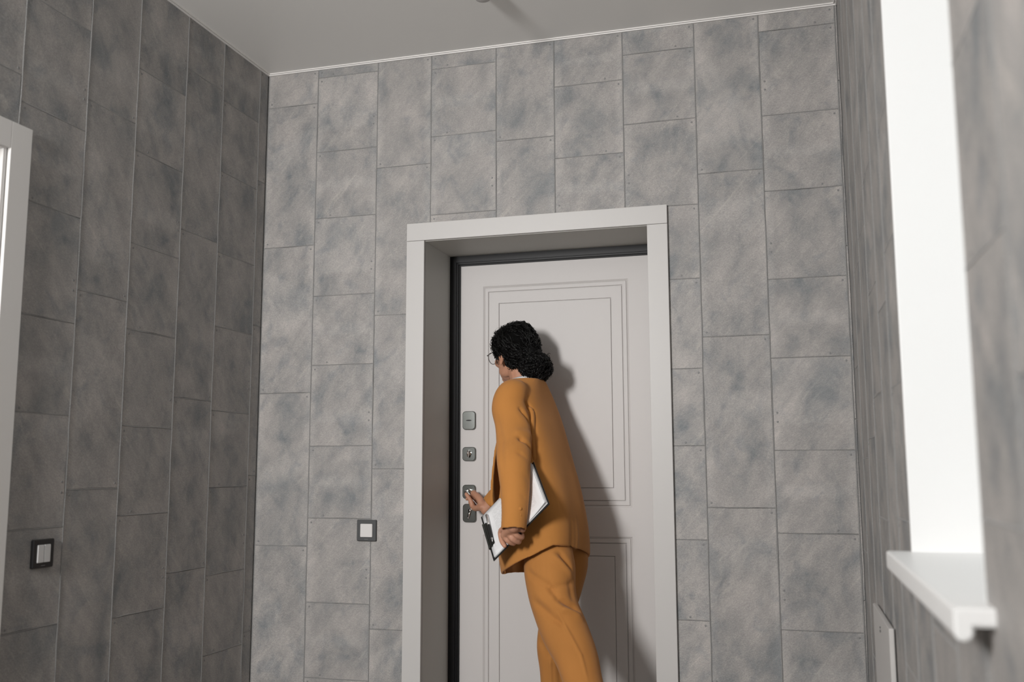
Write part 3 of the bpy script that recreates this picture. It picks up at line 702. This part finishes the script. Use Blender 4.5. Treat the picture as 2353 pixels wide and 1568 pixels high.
jr = [  # centre x,y,z, a (sideways), b (front/back), front extra, hem weight, opening left edge deg, flare
    ((1.2520, .036, .832), .188, .152, .000, 1.0, 20, .010), ((1.2470, .038, .885), .189, .157, .004, .75, 24, .010), ((1.240, .041, .945), .187, .158, .010, .45, 34, .014), ((1.231, .044, 1.010), .182, .156, .014, .2, 50, .034),
    ((1.222, .049, 1.080), .175, .149, .012, .05, 58, .046), ((1.211, .055, 1.160), .167, .137, .008, 0, 56, .048), ((1.201, .062, 1.250), .163, .122, .002, 0, 44, .046), ((1.191, .070, 1.320), .161, .109, .0, 0, 30, .020),
    ((1.178, .078, 1.385), .156, .097, 0, 0, 16, 0), ((1.170, .084, 1.432), .140, .088, 0, 0, 16, 0), ((1.169, .091, 1.470), .110, .078, 0, 0, 16, 0), ((1.170, .099, 1.497), .080, .070, 0, 0, 18, 0), ((1.171, .104, 1.513), .067, .063, 0, 0, 20, 0)]
C_ = spline([q[0] for q in jr], 4); par = spline([[*q[1:7]] for q in jr], 4)
rings = [ringpts(c, p[0], p[1], hemz(p[3]) if p[3] > .001 else None, p[2], o0=math.radians(p[4]), o1=math.radians(-1 + 10 * max(0, p[3])), flare=p[5]) for c, p in zip(C_, par)]
jv, jf = [], []; loft(jv, jf, rings)
def sleeve(pts, rad, depth=.05):
    P = spline(pts, 6); Rr = spline(np.array(rad), 6)          # rad rows: across, along view
    T = np.gradient(P, axis=0); T /= np.linalg.norm(T, axis=1)[:, None]; th = np.arange(28) * 2 * np.pi / 28; rs = []
    for p, t, r in zip(P, T, Rr):
        a = FW - t * (FW @ t); a /= np.linalg.norm(a); b = np.cross(t, a); rs.append(p + np.cos(th)[:, None] * a * r[0] + np.sin(th)[:, None] * b * r[1])
    end, t = rs[-1], T[-1]; c = P[-1]
    for k, s in ((0, .91), (-depth, .89)): rs.append(c + t * k + (end - c) * s)
    loft(jv, jf, rs)
sleeve([Lsh + (.030, .065, .034), Lsh + (.004, .018, .034), Lsh + (-.006, -.012, -.015), (1.166, -.110, 1.320), (1.186, -.158, 1.235), Lel + (.0, -.004, 0), (1.211, -.228, 1.080), (1.216, -.246, 1.000), Lwr + (.001, -.002, -.012)],
       [(.040, .040), (.064, .058), (.070, .062), (.070, .062), (.067, .060), (.063, .058), (.055, .052), (.048, .046), (.045, .043)])
sleeve([Rsh + (-.02, -.07, .02), Rsh + (-.01, -.02, .008), Rsh + (-.022, .0, -.05), (1.160, .212, 1.25), Rel, (1.06, .213, 1.08), Rwr + (.018, .0, .018)],
       [(.040, .040), (.056, .052), (.062, .056), (.058, .054), (.056, .052), (.050, .048), (.042, .040)], .04)
m2, V = remesh('jacket', jv, jf, .0032, 11)
V = relax(m2, V, sstep(V[:, 2], 1.36, 1.41), 40)
put(m2, V); N = normals(m2)
sc_ = lambda *a: np.array(a)
V = crease(V, N, [   # folds of the sleeve and back
    ((1.210, -.080, 1.405), (1.226, -.055, 1.365), .011, .012), ((1.226, -.055, 1.365), (1.239, -.087, 1.275), .013, .020), ((1.239, -.087, 1.275), (1.255, -.108, 1.170), .012, .016),   # deep fold between sleeve and back
    ((1.206, -.135, 1.373), (1.237, -.117, 1.318), .009, .019), ((1.192, -.150, 1.350), (1.228, -.140, 1.300), .014, -.006),
    ((1.222, -.210, 1.262), (1.257, -.171, 1.218), .009, .021), ((1.203, -.199, 1.283), (1.247, -.145, 1.268), .015, -.008), ((1.215, -.215, 1.225), (1.250, -.195, 1.195), .012, -.005),
    ((1.229, -.245, 1.204), (1.252, -.222, 1.180), .009, .006), ((1.236, -.250, 1.13), (1.262, -.235, 1.10), .012, .004), ((1.225, -.27, 1.06), (1.262, -.262, 1.045), .010, .003),
    ((1.120, -.150, 1.329), (1.157, -.211, 1.247), .014, .004), ((1.157, -.211, 1.247), (1.177, -.259, 1.155), .014, .005),
    ((1.381, -.058, .96), (1.380, -.073, .82), .014, .003), ((1.398, -.008, .97), (1.398, -.029, .82), .012, -.003), ((1.30, -.11, 1.02), (1.26, -.14, .93), .02, .005)])
V += N * (vnoise(V * np.array([1, 1, .6]), 34, 3) * .0016)[:, None]
jk = wear('jacket', put(m2, lean(V)), M['jacket'], 'mustard brown wool blazer')
# sleeve buttons
for dz in (0, .022):
    c = np.array([1.247, -.283, .985 + dz]); v, f = [], []; dn = np.array([.35, -.93, .05]); dn /= np.linalg.norm(dn)
    tube(v, f, [c + dn * -.004, c + dn * -.0004, c + dn * .0002], [.0058, .0058, .0046], 16); wear('cuff_button', pydata('btn', lean(v), f), M['jacket'], None, True, jk)
# near-black filler inside the open jacket, painting the shade of its front gap
v, f = [], []
lr = [ringpts(c - np.array([0, 0, .0]), p[0] - .022, p[1] - .03, None, 0, o0=.01, o1=-.01, th=.02)[:72] for c, p in zip(C_[8:44:3], par[8:44:3])]
loft(v, f, lr); wear('jacket_gap_shade', pydata('top', lean(v), f), M['dark'])
# white shirt collar
v, f = [], []; ph = np.arange(40) * 2 * np.pi / 40; col = []
nax = (hp_(-.028, 0, -.08) - NB); nax /= np.linalg.norm(nax)
for h, r, o in ((-.02, .058, 0), (.02, .058, 0), (.045, .0565, 0), (.048, .059, 0), (.040, .062, 0), (.022, .066, 0), (.006, .068, 0), (.004, .064, 0)):
    c = NB + nax * (h + .018) + np.array([.004, -.004, .020]); col.append([c + FW * r * math.cos(t) * .95 + LF * r * math.sin(t) + UPV * (-.018 * math.cos(t) * (1 if h < .03 else .6)) for t in ph])
loft(v, f, col, True, False); loft(v, f, [col[-1], col[0]], True, False); wear('shirt_collar', pydata('collar', v, f), M['shirt'], 'white shirt collar')

# --- trousers
tv, tf = [], []
def legloft(pts, rad, floor_hem=True):
    P = spline(pts, 5); Rr = spline(np.array(rad), 5); T = np.gradient(P, axis=0); T /= np.linalg.norm(T, axis=1)[:, None]; th = np.arange(36) * 2 * np.pi / 36; rs = []
    for p, t, r in zip(P, T, Rr):
        a = FW - t * (FW @ t); a /= np.linalg.norm(a); b = np.cross(t, a); e = .9
        rs.append(p + (np.sign(np.cos(th)) * np.abs(np.cos(th)) ** e)[:, None] * a * r[0] + np.sin(th)[:, None] * b * r[1])
    end, c, t = rs[-1], P[-1], T[-1]
    for k, s in ((0, .90), (-.06, .88)): rs.append(c + t * k + (end - c) * s)
    loft(tv, tf, rs)
ball(tv, tf, PEL + (.010, .0, .015), (.140, .098, .09), 28, 16, np.column_stack([LF, FW, UPV])); ball(tv, tf, PEL + (-.01, .0, .10), (.120, .090, .10), 28, 16, np.column_stack([LF, FW, UPV]))
legloft([(1.290, -.030, .885), (1.296, -.055, .790), (1.308, -.080, .705), (1.330, -.102, .640), (1.368, -.130, .570), (1.420, -.178, .490), (1.458, -.222, .400), (1.520, -.282, .270), (1.592, -.340, .140)],
        [(.080, .078), (.098, .088), (.091, .085), (.086, .080), (.086, .077), (.075, .072), (.066, .066), (.064, .064), (.066, .066)])
legloft([(1.310, .105, .885), (1.326, .112, .800), (1.310, .112, .710), (1.290, .110, .620), (1.276, .108, .540), (1.268, .108, .470), (1.276, .110, .380), (1.280, .114, .250), (1.284, .118, .060)],
        [(.074, .074), (.082, .082), (.076, .080), (.068, .074), (.062, .068), (.058, .064), (.054, .060), (.056, .062), (.060, .066)])
m2, V = remesh('trousers', tv, tf, .004, 5); put(m2, V); N = normals(m2)
V = crease(V, N, [
    ((1.228, -.121, .775), (1.320, -.163, .728), .013, 0.0101), ((1.320, -.163, .728), (1.356, -.170, .682), .013, 0.0130), ((1.356, -.170, .682), (1.420, -.138, .648), .012, 0.0145),
    ((1.330, -.170, .705), (1.372, -.180, .655), .016, -0.0116), ((1.372, -.180, .655), (1.430, -.150, .622), .013, -0.0145),
    ((1.268, -.152, .670), (1.342, -.190, .622), .014, 0.0101), ((1.342, -.190, .622), (1.379, -.201, .605), .012, 0.0087), ((1.275, -.155, .700), (1.350, -.190, .650), .014, -0.0058),
    ((1.348, -.127, .852), (1.388, -.100, .786), .010, 0.0116), ((1.325, -.139, .842), (1.390, -.104, .765), .012, -0.0101),
    ((1.336, -.161, .722), (1.390, -.101, .735), .012, 0.0087), ((1.388, -.115, .73), (1.400, -.132, .675), .014, .0050),
    ((1.358, -.188, .641), (1.451, -.244, .510), .006, -0.0058), ((1.451, -.244, .51), (1.50, -.29, .36), .006, -0.0058),
    ((1.232, .060, .50), (1.275, .048, .44), .012, 0.0087), ((1.272, .048, .47), (1.275, .048, .20), .005, -0.0065), ((1.30, .05, .46), (1.315, .055, .33), .012, 0.0101)])
V += N * (vnoise(V * np.array([1, 1, .55]), 30, 8) * .0022)[:, None]
wear('trousers', put(m2, lean(V)), M['trouser'], 'mustard brown straight trousers')
for an, lift in ((Lan, 1), (Ran, 0)):      # shoes
    v, f = [], []; base = np.array([an[0], an[1], 0.0]); rs = []
    for s, w, h, z in ((-.055, .012, .02, .02), (-.045, .030, .07, .0), (-.01, .034, .085, .0), (.04, .036, .070, .0), (.09, .043, .050, .0), (.14, .040, .036, .0), (.175, .022, .024, .003), (.185, .006, .012, .008)):
        rise = (max(0, .09 - s) * .75 if lift else 0)
        rs.append([base + FW * s + LF * (w * math.cos(t)) + UPV * (rise + z + h * (.5 + .5 * math.sin(t))) for t in np.arange(20) * 2 * np.pi / 20])
    loft(v, f, rs); wear('shoe', pydata('shoe', lean(v), f), M['shoe'])

# --- face details
for s in (1, -1):
    v, f = [], []; ball(v, f, hp_(.073, s * .031, .001), (.0125, .0135, .0095), 16, 10, HR); ey = wear('eye', pydata('eye', v, f), M['eye'])
    v, f = [], []; ball(v, f, hp_(.0815, s * .031, .001), (.0045, .0055, .0055), 14, 8, HR); wear('iris', pydata('iris', v, f), M['iris'], None, True, ey)
    v, f = [], []; tube(v, f, spline([hp_(.089, s * .012, .020), hp_(.089, s * .030, .027), hp_(.077, s * .050, .022)], 5), .0028, 8); wear('eyebrow', pydata('brow', v, f), M['hair'])
v, f = [], []; tube(v, f, spline([hp_(.079, .022, -.062), hp_(.090, .008, -.058), hp_(.0905, 0, -.059), hp_(.090, -.008, -.058), hp_(.079, -.022, -.062)], 4), [.002] + [.004] * 15 + [.002], 10)
tube(v, f, spline([hp_(.078, .019, -.064), hp_(.089, 0, -.068), hp_(.078, -.019, -.064)], 5), [.002] + [.0045] * 9 + [.002], 10); wear('lips', pydata('lips', v, f), M['lip'])

# --- glasses
gl = empty('glasses'); gl.parent = body; gl['label'] = 'thin round dark wire glasses'
def rim(s):
    v, f = [], []; t = np.linspace(0, 2 * np.pi, 41); tube(v, f, [hp_(.108 - .010 * abs(math.sin(q) * .0) - .012 * (0.5 - .5 * math.cos(q) * s) * 1.0 * 0 - .35 * max(0, abs(s * .036 + .0255 * math.cos(q)) - .036) ** 1.0 * .9, s * .036 + .0255 * math.cos(q), -.004 + .0245 * math.sin(q)) for q in t], .0012, 8, False)
    o = obj('rim', pydata('rim', v, f), M['wire'], gl, True)
    v, f = [], []; loft(v, f, [[hp_(.1075 + d, s * .036 + .0250 * math.cos(q), -.004 + .0240 * math.sin(q)) for q in np.arange(32) * 2 * np.pi / 32] for d in (0, .0012)]); obj('lens', pydata('lens', v, f), M['lens'], gl, True)
    v, f = [], []; tube(v, f, spline([hp_(.103, s * .0615, .004), hp_(.099, s * .068, .005), hp_(.06, s * .0745, .007), hp_(.0, s * .080, .012), hp_(-.016, s * .080, .002), hp_(-.022, s * .079, -.012)], 5), .0012, 8); ball(v, f, hp_(.101, s * .0665, .005), .0024, 8, 6); obj('temple', pydata('temple', v, f), M['wire'], gl, True)
rim(1); rim(-1)
v, f = [], []; tube(v, f, spline([hp_(.108, .0105, .002), hp_(.111, 0, .006), hp_(.108, -.0105, .002)], 5), .0012, 8); obj('bridge', pydata('bridge', v, f), M['wire'], gl, True)

# --- hair: a shaped mass with a low bun, covered with curled locks
hv, hfc = [], []
def hb_(c, r, seg=28, rings=18): ball(hv, hfc, hp_(*c), r, seg, rings, HR)
hb_((-.018, 0, .040), (.100, .089, .086)); hb_((-.030, 0, .022), (.092, .090, .078)); hb_((-.050, .020, -.012), (.060, .062, .050)); hb_((-.050, -.020, -.012), (.060, .062, .050))
hb_((.030, 0, .078), (.058, .066, .046)); hb_((-.052, 0, -.040), (.052, .052, .036))
BUN = np.array([-.118, -.016, -.080]); hb_(tuple(BUN), (.054, .066, .054)); hb_((-.090, 0, -.045), (.05, .055, .045)); hb_((-.118, -.022, -.098), (.040, .048, .036))
for s_ in (1, -1): hb_((.020, s_ * .050, .034), (.050, .036, .052)); hb_((.018, s_ * .064, .004), (.030, .020, .034)); hb_((-.022, s_ * .068, .002), (.036, .024, .034)); hb_((-.048, s_ * .045, -.040), (.036, .030, .036))
m2, V = remesh('hair', hv, hfc, .004, 4); put(m2, V); N = normals(m2)
# carve the mass away from the face and ears, roughen into waves
loc = (V - HEADC) @ HR
V = V + N * (vnoise(V, 95, 5) * .0030 + vnoise(V, 200, 6) * .0016)[:, None]
hair = wear('hair', put(m2, V), M['hairbase'], 'black curly hair pinned into a low bun')
nb = len(V); Vl = (V - HEADC) @ HR; Nl = N @ HR
cv, cf = [], []
def strand(p0, steps, ln, amp, freq, rad, bunpull, wild=0.0, n=3):
    """a curled lock that creeps over the hair mass towards the bun"""
    i = p0; p = Vl[i].copy(); pts = []; ph = rng.random() * 6.28; ax = rng.normal(size=3)
    for s in range(steps):
        d2 = ((Vl[::3] - p) ** 2).sum(1); j = int(np.argmin(d2)) * 3; nn = Nl[j]; q = Vl[j]
        tgt = BUN - p
        if bunpull: d = tgt
        else: d = np.cross(nn, ax)
        d = d - nn * (d @ nn); d = d / (np.linalg.norm(d) + 1e-9); sd = np.cross(nn, d)
        hgt = .0015 + wild * s / steps
        t = ph + freq * s
        pts.append(q + nn * (hgt + amp * (1 + math.sin(t))) + sd * amp * 1.6 * math.cos(t))
        p = q + d * ln
    P = np.array(pts) @ HR.T + HEADC
    r = rad * np.clip(np.minimum(np.arange(steps) + 1, (steps - np.arange(steps))) / 3, .25, 1)
    tube(cv, cf, P, r, n, False)
headi = np.where(np.linalg.norm(Vl - BUN, axis=1) > .062)[0]; buni = np.where(np.linalg.norm(Vl - BUN, axis=1) <= .085)[0]
for k in range(900): strand(int(rng.choice(headi)), 22, .0050, .0010 + .0016 * rng.random(), .50 + .35 * rng.random(), .0008 + .0006 * rng.random(), True)
for k in range(420): strand(int(rng.choice(buni)), 16, .0050, .0026 + .002 * rng.random(), .9 + .4 * rng.random(), .0011 + .0007 * rng.random(), False)
for k in range(150): strand(int(rng.choice(headi)), 10, .0045, .0022, 1.0, .00035, k % 2 == 0, .011 * rng.random())
for k in range(90): strand(int(rng.choice(buni)), 12, .0042, .0036, 1.1, .0004, False, .014 * rng.random())
for c0, r0 in (((-.166, -.040, -.046), .007), ((-.148, -.01, -.028), .006), ((-.168, -.034, -.078), .005)):   # ringlets springing from the bun
    tt = np.linspace(0, 9, 26); tube(cv, cf, [hp_(c0[0] - .0012 * t, c0[1] + r0 * math.cos(t), c0[2] + r0 * math.sin(t) + .0008 * t) for t in tt], .0011, 5, False)
# wisps before the ear and on the nape
for k in range(10):
    a = rng.normal(size=3) * .004; tube(cv, cf, spline([hp_(.020 + a[0], .072, .0 + a[1]), hp_(.026 + a[0], .076, -.02 + a[1]), hp_(.034 + a[2], .070, -.035 + a[1]), hp_(.05 + a[0], .062, -.036 + a[2])], 4), .0006, 3, False)
for k in range(40):
    y = rng.uniform(-.045, .055); a = rng.normal() * .004; tube(cv, cf, spline([hp_(-.045, y, -.06 + a), hp_(-.046, y * 1.02, -.075 + a), hp_(-.040 + a, y * 1.0, -.088)], 3), .0006, 3, False)
tag(wear('hair_curls', pydata('curls', cv, cf), M['hair'], None, True, hair), 'loose black curls', kind='stuff')

# ------------------------------------------------------------------ clipboard and pen
BCN = BCN + LEANV
cb = empty('clipboard', tuple(BCN)); cb.matrix_world = Matrix(((E1[0], E2[0], BN[0], BCN[0]), (E1[1], E2[1], BN[1], BCN[1]), (E1[2], E2[2], BN[2], BCN[2]), (0, 0, 0, 1)))
tag(cb, 'black clipboard with printed white sheets held against the hip', 'clipboard')
bo = obj('board', box_me('bd', (-.1575, -.1125, -.0035), (.1575, .1125, 0), .0015), M['board'], cb)
def sheet(dx, dy, z, ang, curl):
    nx, ny = 16, 10; ca, sa = math.cos(ang), math.sin(ang); v, f = [], []
    for top in (0, 1):
        for i in range(nx + 1):
            for j in range(ny + 1):
                x = -.1485 + .297 * i / nx; y = -.105 + .21 * j / ny; lift = curl * max(0, (-.02 - x) / .13) ** 2 + .0012 * math.sin(9 * x * 6) * 0
                v.append((dx + x * ca - y * sa, dy + x * sa + y * ca, z + lift + (.0006 if top else 0)))
    n = (nx + 1) * (ny + 1); g = lambda i, j, t: t * n + i * (ny + 1) + j
    for i in range(nx):
        for j in range(ny):
            f.append((g(i, j, 1), g(i + 1, j, 1), g(i + 1, j + 1, 1), g(i, j + 1, 1))); f.append((g(i, j, 0), g(i, j + 1, 0), g(i + 1, j + 1, 0), g(i + 1, j, 0)))
    for i in range(nx): f.append((g(i, 0, 0), g(i + 1, 0, 0), g(i + 1, 0, 1), g(i, 0, 1))); f.append((g(i + 1, ny, 0), g(i, ny, 0), g(i, ny, 1), g(i + 1, ny, 1)))
    for j in range(ny): f.append((g(0, j + 1, 0), g(0, j, 0), g(0, j, 1), g(0, j + 1, 1))); f.append((g(nx, j, 0), g(nx, j + 1, 0), g(nx, j + 1, 1), g(nx, j, 1)))
    return pydata('sheet', v, f)
for k, (dx, dy, ang, cu) in enumerate([(-.004, .002, 0, .001), (-.002, .0, .006, .004), (-.005, -.001, -.004, .007), (-.003, .001, .002, .010)]):
    obj('paper_sheet', sheet(dx, dy, .0006 + .0011 * k, ang, cu), M['paper'], cb, True)
v, f = [], []
def slab(lo, hi): 
    b = len(v); bm = bmesh.new(); bm_box(bm, lo, hi); bmesh.ops.bevel(bm, geom=bm.edges[:], offset=.0015, segments=2, affect='EDGES'); bm.verts.index_update()
    v.extend([tuple(q.co) for q in bm.verts]); f.extend([tuple(b + q.index for q in p.verts) for p in bm.faces]); bm.free()
slab((.134, -.060, .004), (.153, .060, .009)); slab((.122, -.055, .0055), (.136, .055, .0085)); tube(v, f, [(.150, -.062, .008), (.150, .062, .008)], .0045, 14); slab((.150, -.03, -.001), (.158, .03, .006))
obj('clip', pydata('clip', v, f), M['chrome'], cb, True).data.set_sharp_from_angle(angle=math.radians(40))
pn = empty('pen'); pn.matrix_world = cb.matrix_world @ Matrix.Translation((.121, -.012, .0135)) @ Matrix.Rotation(math.radians(-4), 4, 'Z')
tag(pn, 'black and silver pen lying beside the clip of the clipboard', 'pen')
def penpart(name, pr, m): 
    v, f = [], []; tube(v, f, [(0, y, 0) for y, r in pr], [r for y, r in pr], 16); return obj(name, pydata(name, v, f), m, pn, True)
penpart('barrel', [(-.020, .0046), (-.018, .005), (.040, .005), (.044, .0042)], M['board']); penpart('cap', [(-.072, .002), (-.070, .0045), (-.066, .0052), (-.020, .0054), (-.019, .004)], M['chrome2']); penpart('tip', [(.044, .0042), (.046, .0044), (.058, .002), (.062, .0008)], M['chrome2'])
v, f = [], []; 
obj('pocket_clip', box_me('pcl', (-.0012, -.068, .0048), (.0012, -.030, .0064), .0005), M['chrome2'], pn)
